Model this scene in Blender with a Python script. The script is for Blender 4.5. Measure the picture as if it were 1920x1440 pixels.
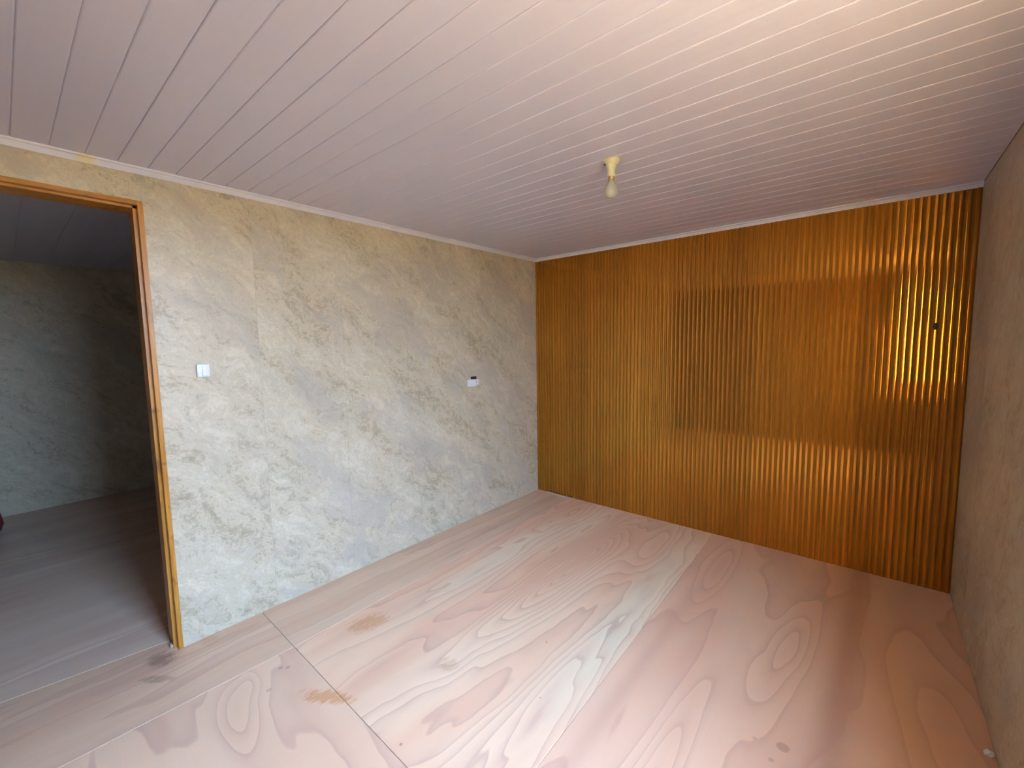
import bpy, bmesh, math, random
from mathutils import Matrix, Vector
random.seed(7)
for o in list(bpy.data.objects):
    bpy.data.objects.remove(o, do_unlink=True)
scene = bpy.context.scene
C = scene.collection
R = math.radians

# ---------------------------------------------------------------- room sizes (metres)
# origin: back-left floor corner; left wall x=0, slatted back wall y=0, the room runs towards -y
W, H, HM = 2.843, 2.196, 2.171        # width, ceiling height, underside of the ceiling trim
YR = -3.74                            # wall behind the camera
WIN_Y0, WIN_Y1, WIN_Z0, WIN_Z1 = -3.05, -2.30, 0.96, 2.11
TR = 0.120
DOOR_Y1, DOOR_Y0, DOOR_Z = -2.836, -3.660, 2.058      # outer edges of the door frame
XF = -3.24                            # far wall of the neighbouring room
TW = 0.12

# ---------------------------------------------------------------- camera
cam = bpy.data.cameras.new('camera')
cam_o = bpy.data.objects.new('camera', cam)
C.objects.link(cam_o)
yaw, pitch, roll = R(40.219), R(-5.341), R(-0.949)
fw = Vector((-math.sin(yaw)*math.cos(pitch), math.cos(yaw)*math.cos(pitch), math.sin(pitch)))
rt = Vector((math.cos(yaw), math.sin(yaw), 0))
up = rt.cross(fw)
rt2 = rt*math.cos(roll) + up*math.sin(roll)
up2 = -rt*math.sin(roll) + up*math.cos(roll)
M = Matrix((rt2, up2, -fw)).transposed().to_4x4()
M.translation = Vector((2.4676, -3.2880, 1.4190))
cam_o.matrix_world = M
cam.sensor_fit = 'HORIZONTAL'
cam.sensor_width = 36
cam.lens = 15.155
cam.clip_start = 0.02
scene.camera = cam_o

# ---------------------------------------------------------------- world, sun, exposure
SKY = (0.42, 0.70, 1.14)
world = bpy.data.worlds.new('sky')
scene.world = world
world.use_nodes = True
bg = world.node_tree.nodes['Background']
bg.inputs['Color'].default_value = (*SKY, 1)
bg.inputs['Strength'].default_value = 52.0

sun = bpy.data.lights.new('sun', 'SUN')
sun.energy = 1050.0
sun.angle = R(0.6)
sun.color = (1.0, 0.86, 0.62)
sun_o = bpy.data.objects.new('sun', sun)
C.objects.link(sun_o)
sun_dir = Vector((-0.20, -1.0, -0.40))                # low, almost along the right wall: it gilds the window's far jamb and the yard, not the room
sun_o.rotation_euler = sun_dir.to_track_quat('-Z', 'Y').to_euler()
sun_o.location = (-6, 0, 9)

portal = bpy.data.lights.new('window_portal', 'AREA')   # guides sky sampling only, gives no light of its own
portal.shape = 'RECTANGLE'
portal.size, portal.size_y = WIN_Y1-WIN_Y0, WIN_Z1-WIN_Z0
portal.cycles.is_portal = True
portal_o = bpy.data.objects.new('window_portal', portal)
C.objects.link(portal_o)
portal_o.matrix_world = Matrix.Translation((W+TR+0.02, (WIN_Y0+WIN_Y1)/2, (WIN_Z0+WIN_Z1)/2)) @ \
    Matrix(((0, 0, 1), (1, 0, 0), (0, 1, 0))).to_4x4()

vs = scene.view_settings
vs.view_transform = 'Standard'
vs.look = 'None'
vs.gamma = 1
vs.use_curve_mapping = False
vs.exposure = 0.64

# ---------------------------------------------------------------- material helpers
class NT:
    def __init__(self, name):
        self.m = bpy.data.materials.new(name)
        self.m.use_nodes = True
        self.t = self.m.node_tree
        self.b = self.t.nodes['Principled BSDF']
    def n(self, kind, **kw):
        nd = self.t.nodes.new(kind)
        for k, v in kw.items():
            if hasattr(nd, k): setattr(nd, k, v)
        return nd
    def l(self, a, b): self.t.links.new(a, b)
    def put(self, sock, v):
        if isinstance(v, bpy.types.NodeSocket): self.l(v, sock)
        else:
            if hasattr(sock, 'default_value'):
                try: sock.default_value = v
                except Exception: sock.default_value = (*v, 1)
    def math(self, op, a, b=0.0, clamp=False):
        nd = self.n('ShaderNodeMath', operation=op, use_clamp=clamp)
        self.put(nd.inputs[0], a); self.put(nd.inputs[1], b)
        return nd.outputs[0]
    def vec(self, op, a, b=(0, 0, 0)):
        nd = self.n('ShaderNodeVectorMath', operation=op)
        self.put(nd.inputs[0], a); self.put(nd.inputs[1], b)
        return nd.outputs['Value' if op in ('LENGTH', 'DOT_PRODUCT') else 'Vector']
    def noise(self, v, scale, detail=4, rough=.5, dist=0.0):
        nd = self.n('ShaderNodeTexNoise')
        self.l(v, nd.inputs['Vector'])
        nd.inputs['Scale'].default_value = scale; nd.inputs['Detail'].default_value = detail
        nd.inputs['Roughness'].default_value = rough; nd.inputs['Distortion'].default_value = dist
        return nd.outputs['Fac']
    def noisec(self, v, scale, detail=3):
        nd = self.n('ShaderNodeTexNoise')
        self.l(v, nd.inputs['Vector'])
        nd.inputs['Scale'].default_value = scale; nd.inputs['Detail'].default_value = detail
        return nd.outputs['Color']
    def ramp(self, f, stops, interp='LINEAR'):
        nd = self.n('ShaderNodeValToRGB')
        cr = nd.color_ramp; cr.interpolation = interp
        while len(cr.elements) < len(stops): cr.elements.new(.5)
        for e, (p, c) in zip(cr.elements, stops):
            e.position = p
            e.color = (*c, 1) if isinstance(c, tuple) else (c, c, c, 1)
        self.l(f, nd.inputs[0])
        return nd.outputs['Color']
    def mix(self, f, a, b, blend='MIX'):
        nd = self.n('ShaderNodeMix', data_type='RGBA', blend_type=blend)
        self.put(nd.inputs[0], f)
        for i, v in ((6, a), (7, b)):
            if isinstance(v, tuple): v = (*v, 1)
            self.put(nd.inputs[i], v)
        return nd.outputs[2]
    def coord(self): return self.n('ShaderNodeTexCoord').outputs['Object']
    def seed(self):
        return self.n('ShaderNodeAttribute', attribute_type='OBJECT', attribute_name='seed').outputs['Fac']
    def bump(self, h, strength=.2, dist=.01):
        nd = self.n('ShaderNodeBump')
        nd.inputs['Strength'].default_value = strength; nd.inputs['Distance'].default_value = dist
        self.l(h, nd.inputs['Height'])
        self.l(nd.outputs[0], self.b.inputs['Normal'])
    def blob(self, v, c, s, ang=0.0):
        """soft elliptic bump at c=(x,y[,z]) with half sizes s, turned by ang"""
        c = tuple(c) + (0,)*(3-len(c)); s = tuple(s) + (1e9,)*(3-len(s))
        d = self.vec('SUBTRACT', v, c)
        if ang:
            r = self.n('ShaderNodeVectorRotate', rotation_type='Z_AXIS')
            self.l(d, r.inputs['Vector']); r.inputs['Angle'].default_value = -ang
            d = r.outputs[0]
        d = self.vec('LENGTH', self.vec('MULTIPLY', d, tuple(1/q for q in s)))
        return self.math('POWER', 2.718, self.math('MULTIPLY', self.math('MULTIPLY', d, d), -1.0))
    def set(self, col=None, rough=None, metal=None, **kw):
        if col is not None: self.put(self.b.inputs['Base Color'], (*col, 1) if isinstance(col, tuple) else col)
        if rough is not None: self.put(self.b.inputs['Roughness'], rough)
        if metal is not None: self.put(self.b.inputs['Metallic'], metal)
        for k, v in kw.items(): self.put(self.b.inputs[k.replace('_', ' ')], v)
        return self.m

MT = {}
def mat_wallpaper():
    t = NT('marbled_wallpaper')
    p = t.coord()
    sd = t.seed()
    off = t.n('ShaderNodeCombineXYZ')
    t.l(t.math('MULTIPLY', sd, 1.7), off.inputs[0]); t.l(t.math('MULTIPLY', sd, 3.1), off.inputs[1]); t.l(t.math('MULTIPLY', sd, 2.3), off.inputs[2])
    q = t.vec('ADD', p, off.outputs[0])
    # turn so that the veins fall from upper left to lower right on the left wall (y, z plane)
    r = t.n('ShaderNodeVectorRotate', rotation_type='X_AXIS')
    t.l(q, r.inputs['Vector']); r.inputs['Angle'].default_value = R(42)
    wob = t.vec('MULTIPLY', t.vec('SUBTRACT', t.noisec(q, 5.0, 4), (.5, .5, .5)), (.20, .20, .20))
    d = t.vec('ADD', r.outputs[0], wob)
    st = t.vec('MULTIPLY', d, (1.6, .62, 2.3))
    big = t.noise(st, 2.0, 8, .66)
    mid = t.noise(t.vec('MULTIPLY', d, (1.4, .8, 1.8)), 15.0, 6, .74, .3)
    fine = t.noise(q, 55.0, 3, .7, .9)
    f = t.math('ADD', t.math('MULTIPLY', big, .42), t.math('ADD', t.math('MULTIPLY', mid, .37), t.math('MULTIPLY', fine, .21)))
    col = t.ramp(f, [(.37, (.35, .278, .178)), (.43, (.415, .338, .226)), (.460, (.45, .374, .256)), (.474, (.515, .433, .305)),
                     (.50, (.565, .48, .343)), (.516, (.515, .433, .305)), (.533, (.58, .494, .356)), (.60, (.64, .556, .41))])
    # pale branching veins and greyer clouds
    vn = t.noise(t.vec('MULTIPLY', d, (1.4, .8, 2.8)), 4.5, 6, .6, .4)
    vein = t.ramp(t.math('ABSOLUTE', t.math('SUBTRACT', vn, .5)), [(0.0, 1.0), (.012, .55), (.03, 0.0)])
    col = t.mix(t.math('MULTIPLY', vein, .22), col, (.70, .65, .53))
    cl = t.ramp(t.noise(t.vec('MULTIPLY', d, (1.4, .8, 2.0)), 1.9, 7, .68), [(.50, 0.0), (.58, .75), (.70, 1.0)])
    col = t.mix(t.math('MULTIPLY', cl, .68), col, (.43, .375, .31))
    # red-brown pencil mark low beside the door frame
    mk = t.math('MULTIPLY', t.blob(p, (0, -2.795, .42), (9, .0016, .022)), .55)
    col = t.mix(mk, col, (.50, .22, .16))
    t.bump(t.math('ADD', mid, t.math('MULTIPLY', fine, .6)), .12, .004)
    return t.set(col, .42, Specular_IOR_Level=.55)

def mat_ply(name, axis='Y', bumps=(), k=9.0, stretch=6.0, sc=1.5, region=None, pale=(.88, .62, .415), rose=(.79, .45, .29), line=(.50, .285, .22), amp=1.0, pales=(), darks=()):
    t = NT(name)
    p = t.coord()
    sd = t.seed()
    off = t.n('ShaderNodeCombineXYZ')
    t.l(t.math('MULTIPLY', sd, 7.3), off.inputs[0]); t.l(t.math('MULTIPLY', sd, 5.9), off.inputs[1])
    q = t.vec('ADD', p, off.outputs[0])
    wob = t.vec('MULTIPLY', t.vec('SUBTRACT', t.noisec(q, 2.2, 3), (.5, .5, .5)), (.10, .10, 0) if axis == 'Y' else (.10, .10, 0))
    q = t.vec('ADD', q, wob)
    s = (stretch, 1.0, 0.0) if axis == 'Y' else (1.0, stretch, 0.0)
    st = t.vec('MULTIPLY', q, s)
    h = t.math('MULTIPLY', t.noise(st, sc*.5, 3.0, .45, .25), amp)
    for (c, ss, a, ang) in bumps:
        h = t.math('ADD', h, t.math('MULTIPLY', t.blob(p, c, ss, ang), a))
    f = t.math('FRACT', t.math('MULTIPLY', h, k))
    lines = t.ramp(f, [(0.0, 0.0), (.45, .16), (.80, .50), (.93, 1.0), (.965, .85), (1.0, 0.0)])
    broad = t.ramp(t.noise(st, sc*.55, 3, .5), [(.36, 0.0), (.62, 1.0)])
    base = t.mix(broad, pale, rose)
    mott = t.noise(q, 5.0, 4, .6)
    base = t.mix(t.math('MULTIPLY', mott, .35), base, (.78, .595, .42))
    fine = t.noise(t.vec('MULTIPLY', q, tuple(v*6 if v > 1.5 else v for v in s)), 5.0, 4, .6)
    base = t.mix(t.math('MULTIPLY', t.math('SUBTRACT', fine, .35), .55, True), base, rose)
    for (c, ss, a, ang) in pales:
        base = t.mix(t.math('MULTIPLY', t.blob(p, c, ss, ang), a, True), base, (.80, .68, .49))
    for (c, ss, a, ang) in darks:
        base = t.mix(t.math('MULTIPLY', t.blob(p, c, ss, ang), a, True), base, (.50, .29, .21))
    lm = t.math('MULTIPLY', lines, t.math('ADD', .30, t.math('MULTIPLY', t.noise(q, 2.4, 2), .75)))
    col = t.mix(t.math('MULTIPLY', lm, .72), base, line)
    # rust-coloured scuffs, spots and screw heads
    rag = t.noise(t.vec('MULTIPLY', p, (1.6, .35, 1)), 40, 4, .75)
    def stain(col, c, ss, ang, a, colr):
        m = t.math('MULTIPLY', t.blob(p, c, ss, ang), t.ramp(rag, [(.34, .15), (.60, 1.5)]), False)
        m = t.ramp(m, [(.25, 0.0), (.62, 1.0)])
        return t.mix(t.math('MULTIPLY', m, a), col, colr)
    inr = lambda c, m=.0: region is None or (region[0]-m <= c[0] <= region[2]+m and region[1]-m <= c[1] <= region[3]+m)
    rust = (.60, .255, .09)
    for c, ss, ang, a, cc in [((.533, -2.175), (.07, .10), -.35, .58, rust), ((.82, -2.545), (.12, .035), .55, .70, rust),
                              ((.02, -2.925), (.065, .05), .3, .62, (.22, .12, .085)), ((.155, -2.965), (.075, .022), .7, .45, (.25, .15, .10)),
                              ((.05, -2.74), (.05, .035), 0, .45, (.50, .28, .15)), ((1.07, -2.11), (.05, .04), 0, .40, (.55, .32, .2))]:
        if inr(c, .12): col = stain(col, c, ss, ang, a, cc)
    for c, rr, a in [((.507, -2.597), .010, .6), ((.53, -2.575), .010, .55), ((.60, -2.68), .011, .4), ((2.283, -1.637), .021, .62), ((2.26, -1.715), .009, .5),
                     ((2.20, -1.66), .008, .4), ((1.235, -2.478), .006, .85), ((1.33, -1.72), .005, .8), ((1.60, -.92), .004, .8), ((1.50, -2.0), .004, .7)]:
        if not inr(c): continue
        m = t.ramp(t.blob(p, c, (rr, rr)), [(.3, 0.0), (.5, 1.0)])
        col = t.mix(t.math('MULTIPLY', m, a*.75), col, (.30, .17, .13))
    t.bump(fine, .06, .002)
    rg = t.math('ADD', .34, t.math('MULTIPLY', mott, .22))
    return t.set(col, rg, Specular_IOR_Level=.42)

def mat_slat(name, stops, rough, metal):
    t = NT(name)
    p = t.coord(); sd = t.seed()
    off = t.n('ShaderNodeCombineXYZ')
    t.l(t.math('MULTIPLY', sd, 9.7), off.inputs[0]); t.l(t.math('MULTIPLY', sd, 4.3), off.inputs[2])
    q = t.vec('ADD', p, off.outputs[0])
    g = t.noise(t.vec('MULTIPLY', q, (60, 10, 1.2)), 2.4, 4, .6, .3)
    col = t.ramp(g, stops)
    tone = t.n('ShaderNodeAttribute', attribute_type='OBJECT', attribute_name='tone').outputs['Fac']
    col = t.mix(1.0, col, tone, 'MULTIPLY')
    return t.set(col, rough, metal, Specular_IOR_Level=.2)

def mat_pvc():
    t = NT('white_pvc_board')
    p = t.coord()
    n = t.noise(t.vec('MULTIPLY', p, (.6, 14, 1)), 1.2, 3, .5)
    col = t.ramp(n, [(.3, (.65, .60, .72)), (.7, (.69, .64, .755))])
    return t.set(col, .38, Specular_IOR_Level=.4)

def mat_trim():
    t = NT('white_trim')
    p = t.coord()
    n = t.noise(p, 9, 4, .6)
    col = t.ramp(n, [(.3, (.70, .68, .77)), (.7, (.79, .765, .84))])
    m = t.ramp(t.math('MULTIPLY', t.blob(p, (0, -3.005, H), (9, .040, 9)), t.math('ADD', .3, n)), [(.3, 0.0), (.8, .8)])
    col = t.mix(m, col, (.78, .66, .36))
    return t.set(col, .5)

def mat_wood(name, sc):
    t = NT(name)
    p = t.coord()
    n = t.noise(t.vec('MULTIPLY', p, sc), 2.0, 5, .6, .8)
    col = t.ramp(n, [(.30, (.29, .105, .010)), (.50, (.47, .20, .028)), (.70, (.57, .27, .05))])
    kn = t.ramp(t.noise(t.vec('MULTIPLY', p, (3, 6, 6)), 2.3, 2, .5), [(.66, 0.0), (.74, 1.0)])
    col = t.mix(t.math('MULTIPLY', kn, .7), col, (.20, .075, .02))
    return t.set(col, .36, Specular_IOR_Level=.35)

def plain(name, col, rough=.5, metal=0.0, var=.06, scale=20, **kw):
    t = NT(name)
    n = t.noise(t.coord(), scale, 4, .6)
    a = tuple(max(0, c*(1-var)) for c in col); b = tuple(min(1, c*(1+var)) for c in col)
    return t.set(t.ramp(n, [(.3, a), (.7, b)]), rough, metal, **kw)

def mat_glass(name, tint=(1, 1, 1), base=.04, milky=0.0):
    m = bpy.data.materials.new(name); m.use_nodes = True
    nt = m.node_tree; nt.nodes.clear()
    out = nt.nodes.new('ShaderNodeOutputMaterial'); tr = nt.nodes.new('ShaderNodeBsdfTransparent'); gl = nt.nodes.new('ShaderNodeBsdfGlossy')
    fr = nt.nodes.new('ShaderNodeFresnel'); mx = nt.nodes.new('ShaderNodeMixShader')
    tr.inputs[0].default_value = (*tint, 1); gl.inputs['Roughness'].default_value = .03; fr.inputs['IOR'].default_value = 1.45
    nt.links.new(fr.outputs[0], mx.inputs[0]); nt.links.new(tr.outputs[0], mx.inputs[1]); nt.links.new(gl.outputs[0], mx.inputs[2])
    last = mx
    if milky:
        df = nt.nodes.new('ShaderNodeBsdfDiffuse'); df.inputs[0].default_value = (.8, .74, .58, 1)
        m2 = nt.nodes.new('ShaderNodeMixShader'); m2.inputs[0].default_value = milky
        nt.links.new(mx.outputs[0], m2.inputs[1]); nt.links.new(df.outputs[0], m2.inputs[2]); last = m2
    nt.links.new(last.outputs[0], out.inputs['Surface'])
    return m

MT['paper'] = mat_wallpaper()
MT['ply_main'] = mat_ply('plywood_flame_grain', 'Y', k=10.0, stretch=5.0, sc=1.1, amp=1.1, region=(.37, -2.56, 1.67, 0),
    bumps=[((1.10, -1.05), (.105, .95), .40, 0), ((1.06, -1.0), (.04, .45), .30, 0), ((1.56, -2.05), (.10, .55), .34, .1),
           ((.86, -1.2), (.10, .8), -.25, 0), ((1.35, -.5), (.10, .6), .30, 0.0), ((.62, -.9), (.08, .9), .22, 0)],
    pales=[((1.545, -1.35), (.12, .68), .95, .03), ((.62, -1.3), (.09, .55), .6, 0), ((.8, -.45), (.12, .35), .4, 0)])
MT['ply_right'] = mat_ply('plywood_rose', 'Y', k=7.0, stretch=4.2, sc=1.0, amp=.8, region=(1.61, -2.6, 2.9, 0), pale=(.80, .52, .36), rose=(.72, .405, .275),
    bumps=[((2.215, -1.08), (.085, .42), .55, -.10), ((1.98, -2.1), (.07, .55), .40, 0), ((1.78, -.55), (.07, .5), .35, 0), ((2.7, -1.2), (.14, .6), .35, .1)],
    darks=[((2.425, -1.1), (.06, 1.7), .95, -.03), ((1.74, -1.6), (.035, 1.0), .4, 0)])  # long first band: brown grain vein plus the window's shadow edge painted in
MT['ply_strip'] = mat_ply('plywood_straight_grain', 'Y', k=5.0, stretch=16.0, sc=.8, amp=.8, region=(-.3, -4.1, .42, 0), pale=(.73, .495, .335), rose=(.63, .385, .25))
MT['ply_cross'] = mat_ply('plywood_cross_grain', 'X', k=6.0, stretch=4.0, sc=1.3, amp=1.0, region=(.38, -4.1, 1.68, -2.48), pale=(.81, .55, .37), rose=(.75, .45, .295),
    bumps=[((.62, -2.80), (.22, .075), .45, -.1), ((.5, -2.72), (.10, .05), .3, -.2)])
MT['ply_far'] = mat_ply('plywood_dull_grain', 'Y', k=4.0, stretch=14.0, sc=.7, amp=.8, region=(-9, -9, -8, -8), pale=(.70, .52, .39), rose=(.60, .41, .30))
MT['dark_board'] = plain('dark_brown_board', (.26, .14, .055), .6, var=.2, scale=6)
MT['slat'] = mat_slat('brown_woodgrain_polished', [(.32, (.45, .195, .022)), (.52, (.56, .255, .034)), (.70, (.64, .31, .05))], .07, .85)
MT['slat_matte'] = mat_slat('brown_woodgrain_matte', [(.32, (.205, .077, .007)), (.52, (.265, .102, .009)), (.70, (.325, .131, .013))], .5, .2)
MT['pvc'] = mat_pvc()
MT['trim'] = mat_trim()
MT['wood'] = mat_wood('varnished_pine', (30, 30, 2.0))
MT['wood_head'] = mat_wood('varnished_pine_head', (30, 2.0, 30))
MT['pale_pine'] = plain('pale_pine', (.80, .58, .24), .5, var=.15, scale=12)
MT['gap'] = plain('brown_gap', (.22, .16, .13), .9)
MT['dark'] = plain('dark_gap', (.05, .035, .03), .9)
MT['render'] = plain('grey_render', (.45, .43, .40), .9)
MT['cream'] = plain('cream_plastic', (.66, .585, .36), .40)
MT['white_plastic'] = plain('white_plastic', (.78, .79, .77), .35)
MT['grey_plastic'] = plain('shaded_grey_plastic', (.55, .55, .53), .5)
MT['black'] = plain('black_hole', (.02, .015, .012), .8)
MT['metal'] = plain('brass', (.6, .45, .2), .35, 1.0)
MT['plaster'] = plain('pale_plaster', (.46, .37, .28), .9)
MT['maroon'] = plain('maroon_cloth', (.16, .02, .03), .75)
MT['window_frame'] = plain('white_window_metal', (.75, .75, .74), .4)
MT['pane'] = mat_glass('window_glass')
MT['bulb_glass'] = mat_glass('clear_bulb_glass', (.97, .95, .88), milky=.32)
MT['ground'] = plain('dry_grass_ground', (.058, .045, .028), .95, var=.25, scale=1.5)

# ---------------------------------------------------------------- mesh helpers
def link(name, bm, mat, parent=None, smooth=False, sharp=None):
    me = bpy.data.meshes.new(name)
    bmesh.ops.recalc_face_normals(bm, faces=bm.faces)
    if smooth:
        for f in bm.faces: f.smooth = True
        if sharp is not None:
            for e in bm.edges:
                if len(e.link_faces) == 2 and e.calc_face_angle(0) > R(sharp): e.smooth = False
    bm.to_mesh(me); bm.free()
    me.materials.append(MT[mat])
    o = bpy.data.objects.new(name, me)
    C.objects.link(o)
    if parent: o.parent = parent
    return o
def box(bm, a, b, bevel=0.0):
    x0, y0, z0 = a; x1, y1, z1 = b
    r = bmesh.ops.create_cube(bm, size=1, matrix=Matrix.Translation(((x0+x1)/2, (y0+y1)/2, (z0+z1)/2)) @ Matrix.Diagonal((abs(x1-x0), abs(y1-y0), abs(z1-z0), 1)))
    if bevel:
        es = list({e for v in r['verts'] for e in v.link_edges})
        bmesh.ops.bevel(bm, geom=es, offset=bevel, segments=2, profile=.6, affect='EDGES')
    return bm
def boxes(name, lst, mat, parent=None, bevel=0.0):
    bm = bmesh.new()
    for a, b in lst: box(bm, a, b, bevel)
    return link(name, bm, mat, parent)
def prism(pts, axis, a, b):
    """closed 2D outline extruded along an axis: pts are (u,v) = the other two axes in order"""
    bm = bmesh.new()
    def mk(u, v, w): return {'x': (w, u, v), 'y': (u, w, v), 'z': (u, v, w)}[axis]
    A = [bm.verts.new(mk(u, v, a)) for u, v in pts]; B = [bm.verts.new(mk(u, v, b)) for u, v in pts]
    n = len(pts)
    for i in range(n): bm.faces.new((A[i], A[(i+1) % n], B[(i+1) % n], B[i]))
    bm.faces.new(A); bm.faces.new(B[::-1])
    return bm
def lathe(prof, seg=32, loc=(0, 0, 0)):
    bm = bmesh.new(); rows = []
    for r, z in prof:
        if r < 1e-6: rows.append([bm.verts.new((loc[0], loc[1], loc[2]+z))])
        else: rows.append([bm.verts.new((loc[0]+r*math.cos(2*math.pi*i/seg), loc[1]+r*math.sin(2*math.pi*i/seg), loc[2]+z)) for i in range(seg)])
    for a, b in zip(rows, rows[1:]):
        for i in range(seg):
            j = (i+1) % seg
            if len(a) == 1 and len(b) == 1: continue
            if len(a) == 1: bm.faces.new((a[0], b[i], b[j]))
            elif len(b) == 1: bm.faces.new((a[i], a[j], b[0]))
            else: bm.faces.new((a[i], a[j], b[j], b[i]))
    return bm
def tag(o, label, cat, group=None, kind=None):
    o['label'] = label; o['category'] = cat
    if group: o['group'] = group
    if kind: o['kind'] = kind
    return o
def struct(o, label, cat):
    return tag(o, label, cat, kind='structure')
def empty(name, loc):
    o = bpy.data.objects.new(name, None); C.objects.link(o); o.location = loc
    o.empty_display_size = .05
    return o
def under(o, parent):
    """parent while keeping world-space mesh coordinates"""
    o.parent = parent
    o.matrix_parent_inverse = Matrix.Translation(-parent.location)
    return o

# ---------------------------------------------------------------- outside
g = boxes('ground', [((-30, -30, -.60), (30, 30, -.45))], 'ground')
struct(g, 'dry yellow-green grass ground outside the house', 'ground')
MT['ochre'] = plain('ochre_render', (.46, .33, .18), .9, var=.12, scale=2)
bw = boxes('sky_blocker_wall', [((W+3.3, -10, -.45), (W+3.45, 6, 2.02)), ((W+3.26, -10, 2.02), (W+3.49, 6, 2.07))], 'ochre')  # unseen wall added in the yard to block low sky and warm the light
struct(bw, 'unseen ochre rendered wall added outside to block low sky', 'wall')

# ---------------------------------------------------------------- floor
fl = boxes('floor', [((XF-.1, YR-.1, -.45), (W+.1, .1, -.018))], 'dark')
struct(fl, 'floor of pinkish plywood sheets with flame-shaped grain', 'floor')
def sheet(pts, mat, seed, gap=.0008):
    cx = sum(p[0] for p in pts)/len(pts); cy = sum(p[1] for p in pts)/len(pts)
    q = []
    for x, y in pts:
        q.append((x-math.copysign(gap, x-cx), y-math.copysign(gap, y-cy)))
    bm = prism(q, 'z', -.018, 0)
    top = [e for e in bm.edges if all(v.co.z > -.001 for v in e.verts)]
    bmesh.ops.bevel(bm, geom=top, offset=.0012, segments=1, affect='EDGES')
    o = link('plywood_sheet', bm, mat, fl); o['seed'] = seed
    return o
cy = lambda x: -2.490-.019*x
sheet([(0, 0), (.372, 0), (.414, cy(.414)), (0, cy(0))], 'ply_strip', .13)
sheet([(.372, 0), (1.612, 0), (1.668, cy(1.668)), (.414, cy(.414))], 'ply_main', .0)
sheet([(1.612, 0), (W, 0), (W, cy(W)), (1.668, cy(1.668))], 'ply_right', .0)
sheet([(0, cy(0)), (.414, cy(.414)), (.385, YR), (-.235, YR), (-.112, -2.877), (-.10, -2.846), (0, -2.846)], 'ply_strip', .71)
sheet([(.414, cy(.414)), (1.668, cy(1.668)), (1.675, YR), (.385, YR)], 'ply_cross', .0)
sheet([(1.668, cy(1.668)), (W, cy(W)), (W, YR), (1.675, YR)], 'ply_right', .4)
sheet([(-.112, -2.877), (-.235, YR), (-2.03, YR), (-1.915, -2.60), (-1.90, 0), (-.12, 0), (-.12, -2.846)], 'ply_far', .35)
sheet([(-1.915, -2.60), (-2.03, YR), (XF, YR), (XF, 0), (-1.90, 0)], 'ply_far', .9)

# ---------------------------------------------------------------- ceiling: one board after the other, running across the room
ce = boxes('ceiling', [((XF-.1, YR-.1, H+.014), (W+TW, .1, H+.16))], 'dark')
struct(ce, 'low ceiling of narrow white plastic tongue-and-groove boards', 'ceiling')
def board_mesh(name, x0, x1, w):
    # outline in (y, z): flat face, rolled lip towards the camera, sunk tongue on the other side
    r = .004
    pts = [(0, H+.013), (0, H+.0032), (-.0022, H+.0032), (-.0026, H+.0010), (-.0040, H), (-w+.0034, H), (-w+.0012, H+.0009), (-w+.0002, H+.0024), (-w+.0002, H+.013)]
    bm = prism(pts, 'x', x0, x1)
    o = link(name, bm, 'pvc', ce)
    return o
BW = .0970
b0 = board_mesh('ceiling_board', 0, W, BW)
nb = int(-YR/BW)+1
for i in range(1, nb):
    o = b0.copy(); C.objects.link(o); o.location.y = -i*BW
    o.location.z = random.uniform(-.0004, .0004)
b1 = board_mesh('ceiling_board', XF, -TW, .197)
for i in range(1, int(-YR/.197)+1):
    o = b1.copy(); C.objects.link(o); o.location.y = -i*.197

# roof slab so that no sky leaks in
rf = boxes('roof', [((XF-.35, YR-.35, H+.16), (W+.14, .35, H+.30))], 'render')
struct(rf, 'roof slab above the ceiling', 'roof')

# ---------------------------------------------------------------- walls
def strip(parent, axis, at, a0, a1, z0, z1, side, seed):
    """one length of wallpaper on a wall plane; axis 'x' = wall plane x=at running along y"""
    t = .0012*side
    if axis == 'x': o = boxes('wallpaper_strip', [((at, a0+.0004, z0), (at+t, a1-.0004, z1))], 'paper', parent)
    else: o = boxes('wallpaper_strip', [((a0+.0004, at, z0), (a1-.0004, at+t, z1))], 'paper', parent)
    o['seed'] = seed
    return o

wl = boxes('wall_left', [((-TW, DOOR_Y1, -.45), (0, .1, H+.16)), ((-TW, YR, -.45), (0, DOOR_Y0, H+.16)), ((-TW, DOOR_Y0, DOOR_Z), (0, DOOR_Y1, H+.16))], 'paper')
wl['seed'] = .3
struct(wl, 'grey-beige marbled wallpaper wall with the open doorway', 'wall')
SW = .4655
edges = [0, -.083]
while edges[-1] > YR: edges.append(max(YR, edges[-1]-SW))
# put a joint at y=-2.41 and one just left of the door's upper corner
k = 0
for a1, a0 in zip(edges, edges[1:]):
    k += 1
    sd = .0 if k <= 6 else .13
    segs = []
    if a0 >= DOOR_Y1: segs = [(a0, a1, 0.0)]
    elif a1 <= DOOR_Y0: segs = [(a0, a1, 0.0)]
    else:
        if a1 > DOOR_Y1: segs.append((DOOR_Y1, a1, 0.0))
        segs.append((max(a0, DOOR_Y0), min(a1, DOOR_Y1), DOOR_Z))
        if a0 < DOOR_Y0: segs.append((a0, DOOR_Y0, 0.0))
    for s0, s1, z in segs:
        strip(wl, 'x', 0, s0, s1, z, H, 1, sd)

wb = boxes('wall_back', [((-.1, .0, -.45), (W+TW, .1, H+.16))], 'dark')
struct(wb, 'back wall covered in glossy brown fluted wood-look panelling', 'wall')

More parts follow.
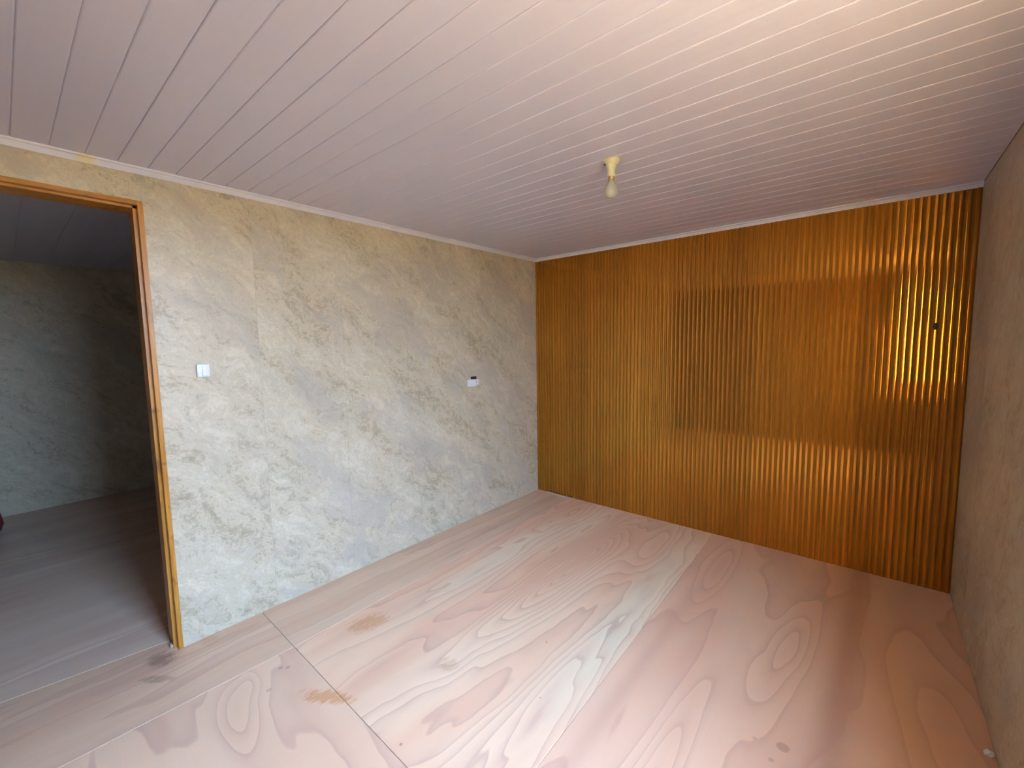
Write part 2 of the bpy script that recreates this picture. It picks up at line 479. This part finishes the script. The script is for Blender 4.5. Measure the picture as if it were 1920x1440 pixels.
wr = boxes('wall_right', [((W, WIN_Y1, -.45), (W+TR, .1, H+.16)), ((W, YR, -.45), (W+TR, WIN_Y0, H+.16)),
                          ((W, WIN_Y0, -.45), (W+TR, WIN_Y1, WIN_Z0)), ((W, WIN_Y0, WIN_Z1), (W+TR, WIN_Y1, H+.16))], 'paper')
wr['seed'] = .6
struct(wr, 'marbled wallpaper wall in shade beside the slatted wall', 'wall')
a1 = 0
for k in range(5):
    a0 = max(a1-SW, WIN_Y1+.001)
    strip(wr, 'x', W, a0, a1, 0, H, -1, .21+.17*k)
    a1 = a0

wn = boxes('wall_rear', [((-TW, YR-.1, -.45), (W+TW, YR, H+.16))], 'dark_board')
struct(wn, 'dark brown boarded wall behind the camera', 'wall')
wf = boxes('wall_far', [((XF-.1, YR-.1, -.45), (XF, .1, H+.16))], 'paper'); wf['seed'] = .45
struct(wf, 'pale wall of the neighbouring room seen through the doorway', 'wall')
wa = boxes('wall_far_side', [((XF, 0, -.45), (-.1, .1, H+.16))], 'paper'); wa['seed'] = .15
struct(wa, 'side wall of the neighbouring room', 'wall')
wc = boxes('wall_far_rear', [((XF, YR-.1, -.45), (-TW, YR, H+.16))], 'paper'); wc['seed'] = .95
struct(wc, 'rear wall of the neighbouring room', 'wall')

# ---------------------------------------------------------------- fluted slats
NS = 93
P = W/NS
def slat_mesh():
    crest, foot = .0060, .0143       # half widths of the narrow polished crest and of the slat's foot
    d0, d1 = .0045, .0085            # valley and crest, out from the wall
    pts = [(-P/2, 0), (P/2, 0), (P/2, -d0), (foot, -d0)]
    arc = R(3.0)
    rr = crest/math.sin(arc)
    n = 8
    for i in range(n+1):
        a = arc-2*arc*i/n
        pts.append((rr*math.sin(a), -d1-(rr*math.cos(a)-rr*math.cos(arc))))
    pts += [(-foot, -d0), (-P/2, -d0)]
    return prism(pts, 'z', 0.0, HM+.006)
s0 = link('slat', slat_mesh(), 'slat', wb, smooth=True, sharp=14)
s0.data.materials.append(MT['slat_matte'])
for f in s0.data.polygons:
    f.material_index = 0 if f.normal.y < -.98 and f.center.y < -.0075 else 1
panel_tone = {}
for i in range(NS):
    o = s0 if i == 0 else s0.copy()
    if i: C.objects.link(o)
    o.location = ((i+.5)*P, 0, 0)
    o.rotation_euler.z = random.gauss(R(-.5), R(.22))
    pn = i//6
    panel_tone.setdefault(pn, random.uniform(.86, 1.12))
    o['seed'] = random.random()
    o['tone'] = panel_tone[pn]*random.uniform(.94, 1.06)
# a dark screw cap in one slat near the right wall
sc = link('screw_cap', lathe([(0, .0035), (.006, .003), (.009, .001), (.0095, 0), (.0095, -.003), (0, -.003)], 20), 'black', wb, True, 40)
sc.location = (P*88.5, -.0100, 1.475); sc.rotation_euler.x = R(90)
sc.scale = (1.1, 2.0, 1)

# ---------------------------------------------------------------- trims where walls meet the ceiling
prof = [(0, H+.002), (0, HM), (.006, HM-.001), (.010, HM+.004), (.020, HM+.016), (.030, HM+.019), (.032, H+.002)]
t1 = link('trim_1', prism(prof, 'y', YR, 0), 'trim'); struct(t1, 'narrow white ceiling trim above the marbled doorway wall', 'trim')
t2 = link('trim_2', prism([(-u-.002, v) for u, v in prof], 'x', .0, W), 'trim'); struct(t2, 'narrow white ceiling trim above the brown slatted wall', 'trim')
t3 = link('trim_3', prism([(W-u*.12, v if v > H else H-.004) for u, v in [(0, H+.002), (0, HM), (.026, HM), (.026, H+.002)]], 'y', YR, -.02), 'gap')
struct(t3, 'thin dark gap line where ceiling meets the shaded wall', 'trim')

# ---------------------------------------------------------------- door frame
dr = empty('door_1', (-.05, (DOOR_Y0+DOOR_Y1)/2, 0))
struct(dr, 'varnished orange pine door frame without a door leaf', 'door frame')
FW, FD = .018, .148                   # face width, depth
x0, x1 = .008, .008-FD
def jamb_profile(y, s):
    """rebated section; s=+1: the frame lies on the +y side of the opening"""
    return [(x0, y), (x0, y-s*FW), (x0-.030, y-s*FW), (x0-.030, y-s*(FW+.013)), (x0-.046, y-s*(FW+.013)), (x0-.046, y-s*(FW+.007)), (x1, y-s*(FW+.007)), (x1, y)]
for y, s in ((DOOR_Y1, 1), (DOOR_Y0, -1)):
    under(link('jamb', prism(jamb_profile(y, s), 'z', 0.0, DOOR_Z), 'wood'), dr)
hp = [(x0, DOOR_Z), (x0, DOOR_Z-FW), (x0-.030, DOOR_Z-FW), (x0-.030, DOOR_Z-FW-.010), (x1, DOOR_Z-FW-.010), (x1, DOOR_Z)]
under(link('head', prism(hp, 'y', DOOR_Y0+FW, DOOR_Y1-FW), 'wood_head'), dr)
bmp = boxes('plaster_lump', [((-.060, -2.878, .0), (-.035, -2.862, .014))], 'plaster', bevel=.005)
under(bmp, dr)

# ---------------------------------------------------------------- window (beside the camera, right wall)
wd = empty('window_1', (W+TR/2, (WIN_Y0+WIN_Y1)/2, WIN_Z0))
struct(wd, 'varnished pine framed window in the right wall', 'window')
xa, xb = W-.002, W+TR+.002
e = .018
under(boxes('window_frame', [((xa, WIN_Y0, WIN_Z0), (xb, WIN_Y0+e, WIN_Z1)), ((xa, WIN_Y1-e, WIN_Z0), (xb, WIN_Y1, WIN_Z1)),
      ((xa, WIN_Y0, WIN_Z0), (xb, WIN_Y1, WIN_Z0+e)), ((xa, WIN_Y0, WIN_Z1-e), (xb, WIN_Y1, WIN_Z1))], 'pale_pine'), wd)
# the glazed leaf stands open, folded back against the outside wall
ly1, ly0, lx0, lx1, q = WIN_Y0-.004, WIN_Y0-.004-(WIN_Y1-WIN_Y0-2*e), W+TR+.006, W+TR+.034, .045
leaf = under(boxes('sash', [((lx0, ly0, WIN_Z0+e), (lx1, ly0+q, WIN_Z1-e)), ((lx0, ly1-q, WIN_Z0+e), (lx1, ly1, WIN_Z1-e)), ((lx0, ly0+q, WIN_Z0+e), (lx1, ly1-q, WIN_Z0+e+q)),
      ((lx0, ly0+q, WIN_Z1-e-q), (lx1, ly1-q, WIN_Z1-e))], 'pale_pine'), wd)
pn_ = boxes('pane', [((lx0+.011, ly0+q, WIN_Z0+e+q), (lx0+.015, ly1-q, WIN_Z1-e-q))], 'pane', leaf)

# ---------------------------------------------------------------- ceiling lamp
LX, LY = 1.559, -1.530
lamp = empty('ceiling_lamp', (LX, LY, H))
tag(lamp, 'bare clear light bulb in a cream plastic ceiling holder', 'light bulb')
def lp(name, prof, mat, seg=36): 
    o = link(name, lathe(prof, seg, (0, 0, 0)), mat, lamp, True, 35); return o
lp('ceiling_rose', [(0, .001), (.036, .001), (.037, -.004), (.035, -.009), (.030, -.015), (.026, -.022), (0, -.022)], 'cream')
lp('socket', [(0, -.020), (.025, -.020), (.022, -.030), (.0175, -.040), (.0165, -.056), (.0175, -.062), (.0175, -.068), (.015, -.070), (0, -.070)], 'cream')
lp('lamp_cap', [(0, -.068), (.0133, -.068), (.0138, -.072), (.0130, -.075), (.0138, -.078), (.0130, -.081), (0, -.081)], 'metal')
for s in (-1, 1):
    o = link('screw', lathe([(0, -.0035), (.0025, -.003), (.0036, -.001), (.0036, .002), (0, .002)], 12), 'black', lamp)
    o.location = (.026*s*math.cos(.7), .026*s*math.sin(.7)-.004, -.0205)
gb = lp('bulb', [(.0128, -.079), (.0135, -.086), (.017, -.094), (.0235, -.106), (.0280, -.118), (.0295, -.128), (.0285, -.138), (.0240, -.149), (.0160, -.156), (.008, -.159), (0, -.1595)], 'bulb_glass')
st = link('filament_stem', lathe([(.004, -.079), (.0035, -.105), (.0015, -.112), (0, -.112)], 12), 'white_plastic', gb)
fil = bmesh.new()
pts = [Vector((-.012+.024*i/16, .0018*math.cos(i*2.4), -.119+.0018*math.sin(i*2.4))) for i in range(17)]
for a, b in zip(pts, pts[1:]):
    m = (a+b)/2; d = b-a
    bmesh.ops.create_cone(fil, cap_ends=True, segments=5, radius1=.0005, radius2=.0005, depth=d.length*1.1, matrix=Matrix.Translation(m) @ d.to_track_quat('Z', 'Y').to_matrix().to_4x4())
for sx in (-1, 1):
    a, b = Vector((.002*sx, 0, -.110)), Vector((.012*sx, 0, -.119)); d = b-a
    bmesh.ops.create_cone(fil, cap_ends=True, segments=5, radius1=.0005, radius2=.0005, depth=d.length, matrix=Matrix.Translation((a+b)/2) @ d.to_track_quat('Z', 'Y').to_matrix().to_4x4())
link('filament', fil, 'metal', gb)

# ---------------------------------------------------------------- light switch on the left wall
sw = empty('light_switch', (0, -2.668, 1.315))
tag(sw, 'small white surface-mounted light switch beside the doorway', 'light switch')
bm = bmesh.new(); box(bm, (.0005, -.026, -.031), (.019, .026, .031), .006)
link('switch_box', bm, 'white_plastic', sw, True, 40)
bm = bmesh.new(); box(bm, (.017, -.004, -.024), (.0225, .020, .024), .003)
# rocker tilts: upper half pressed in
for v in bm.verts:
    if v.co.x > .018 and v.co.z > .0: v.co.x -= .0025
link('rocker', bm, 'white_plastic', sw, True, 40)
bm = bmesh.new(); box(bm, (.017, -.0062, -.026), (.0196, -.0042, .026))
link('rocker_gap', bm, 'grey_plastic', sw)

# ---------------------------------------------------------------- loose wall socket on the left wall
so = empty('wall_socket', (0, -.868, 1.116))
tag(so, 'white socket module hanging loose in its wall hole', 'wall socket')
bm = bmesh.new(); box(bm, (.0008, -.012, .020), (.003, .050, .046))
link('wall_hole', bm, 'black', so)
bm = bmesh.new(); box(bm, (.0005, -.055, -.030), (.028, .022, .026), .005)
link('socket_module', bm, 'white_plastic', so, True, 40)
bm = bmesh.new(); box(bm, (.0005, .022, -.022), (.014, .064, .022), .004)
sk = link('socket_bracket', bm, 'white_plastic', so, True, 40)
bm = lathe([(0, .0), (.0085, .0), (.0085, .0035), (.006, .0035), (.006, .001), (0, .001)], 18)
o = link('socket_hole', bm, 'black', sk); o.location = (.0122, .036, .004); o.rotation_euler.y = R(90)

# ---------------------------------------------------------------- small loose things
bm = bmesh.new()
n = 14
vs_ = []
for i in range(n+1):
    u = i/n
    x = .115+.285*u
    y = -.020-.010*math.sin(u*3.1)+random.uniform(-.0015, .0015)
    z = .004*math.sin(u*9)**2
    hgt = .006+.003*math.sin(u*5+1)
    w = .010+.004*math.cos(u*7)
    vs_.append([bm.verts.new(c) for c in ((x, y-w, 0), (x, y, 0), (x, y, hgt+z), (x, y-w*.4, hgt*.8+z))])
for a, b in zip(vs_, vs_[1:]):
    for i in range(4): bm.faces.new((a[i], a[(i+1) % 4], b[(i+1) % 4], b[i]))
bm.faces.new(vs_[0]); bm.faces.new(vs_[-1][::-1])
tag(link('plaster_sliver', bm, 'plaster'), 'thin pale plaster sliver lying at the foot of the slatted wall', 'debris')
bm = bmesh.new()
bmesh.ops.create_icosphere(bm, subdivisions=2, radius=.013)
for v in bm.verts:
    v.co *= 1+random.uniform(-.22, .22)
    v.co.z = max(-.008, v.co.z*.8)
for v in bm.verts: v.co += Vector((2.824, -1.235, .008))
tag(link('plaster_crumb', bm, 'white_plastic'), 'tiny white crumb on the floor against the shaded wallpaper wall', 'debris')

# maroon bag in the neighbouring room
bg_o = empty('bag', (-2.735, -3.498, 0))
tag(bg_o, 'rounded maroon bag on the floor beyond the doorway', 'bag')
bm = lathe([(0, .0), (.07, .0), (.105, .03), (.122, .085), (.118, .14), (.095, .20), (.06, .245), (.035, .262), (.03, .272), (.045, .30), (.05, .315), (.03, .312), (0, .29)], 28)
for v in bm.verts:
    a = math.atan2(v.co.y, v.co.x)
    f = 1+.035*math.sin(5*a+v.co.z*20)+.02*math.sin(11*a)
    v.co.x *= f; v.co.y *= f
link('sack', bm, 'maroon', bg_o, True)
bm = bmesh.new()
bmesh.ops.create_cone(bm, cap_ends=True, segments=20, radius1=.036, radius2=.036, depth=.012, matrix=Matrix.Translation((0, 0, .268)))
link('tie', bm, 'cream', bg_o)
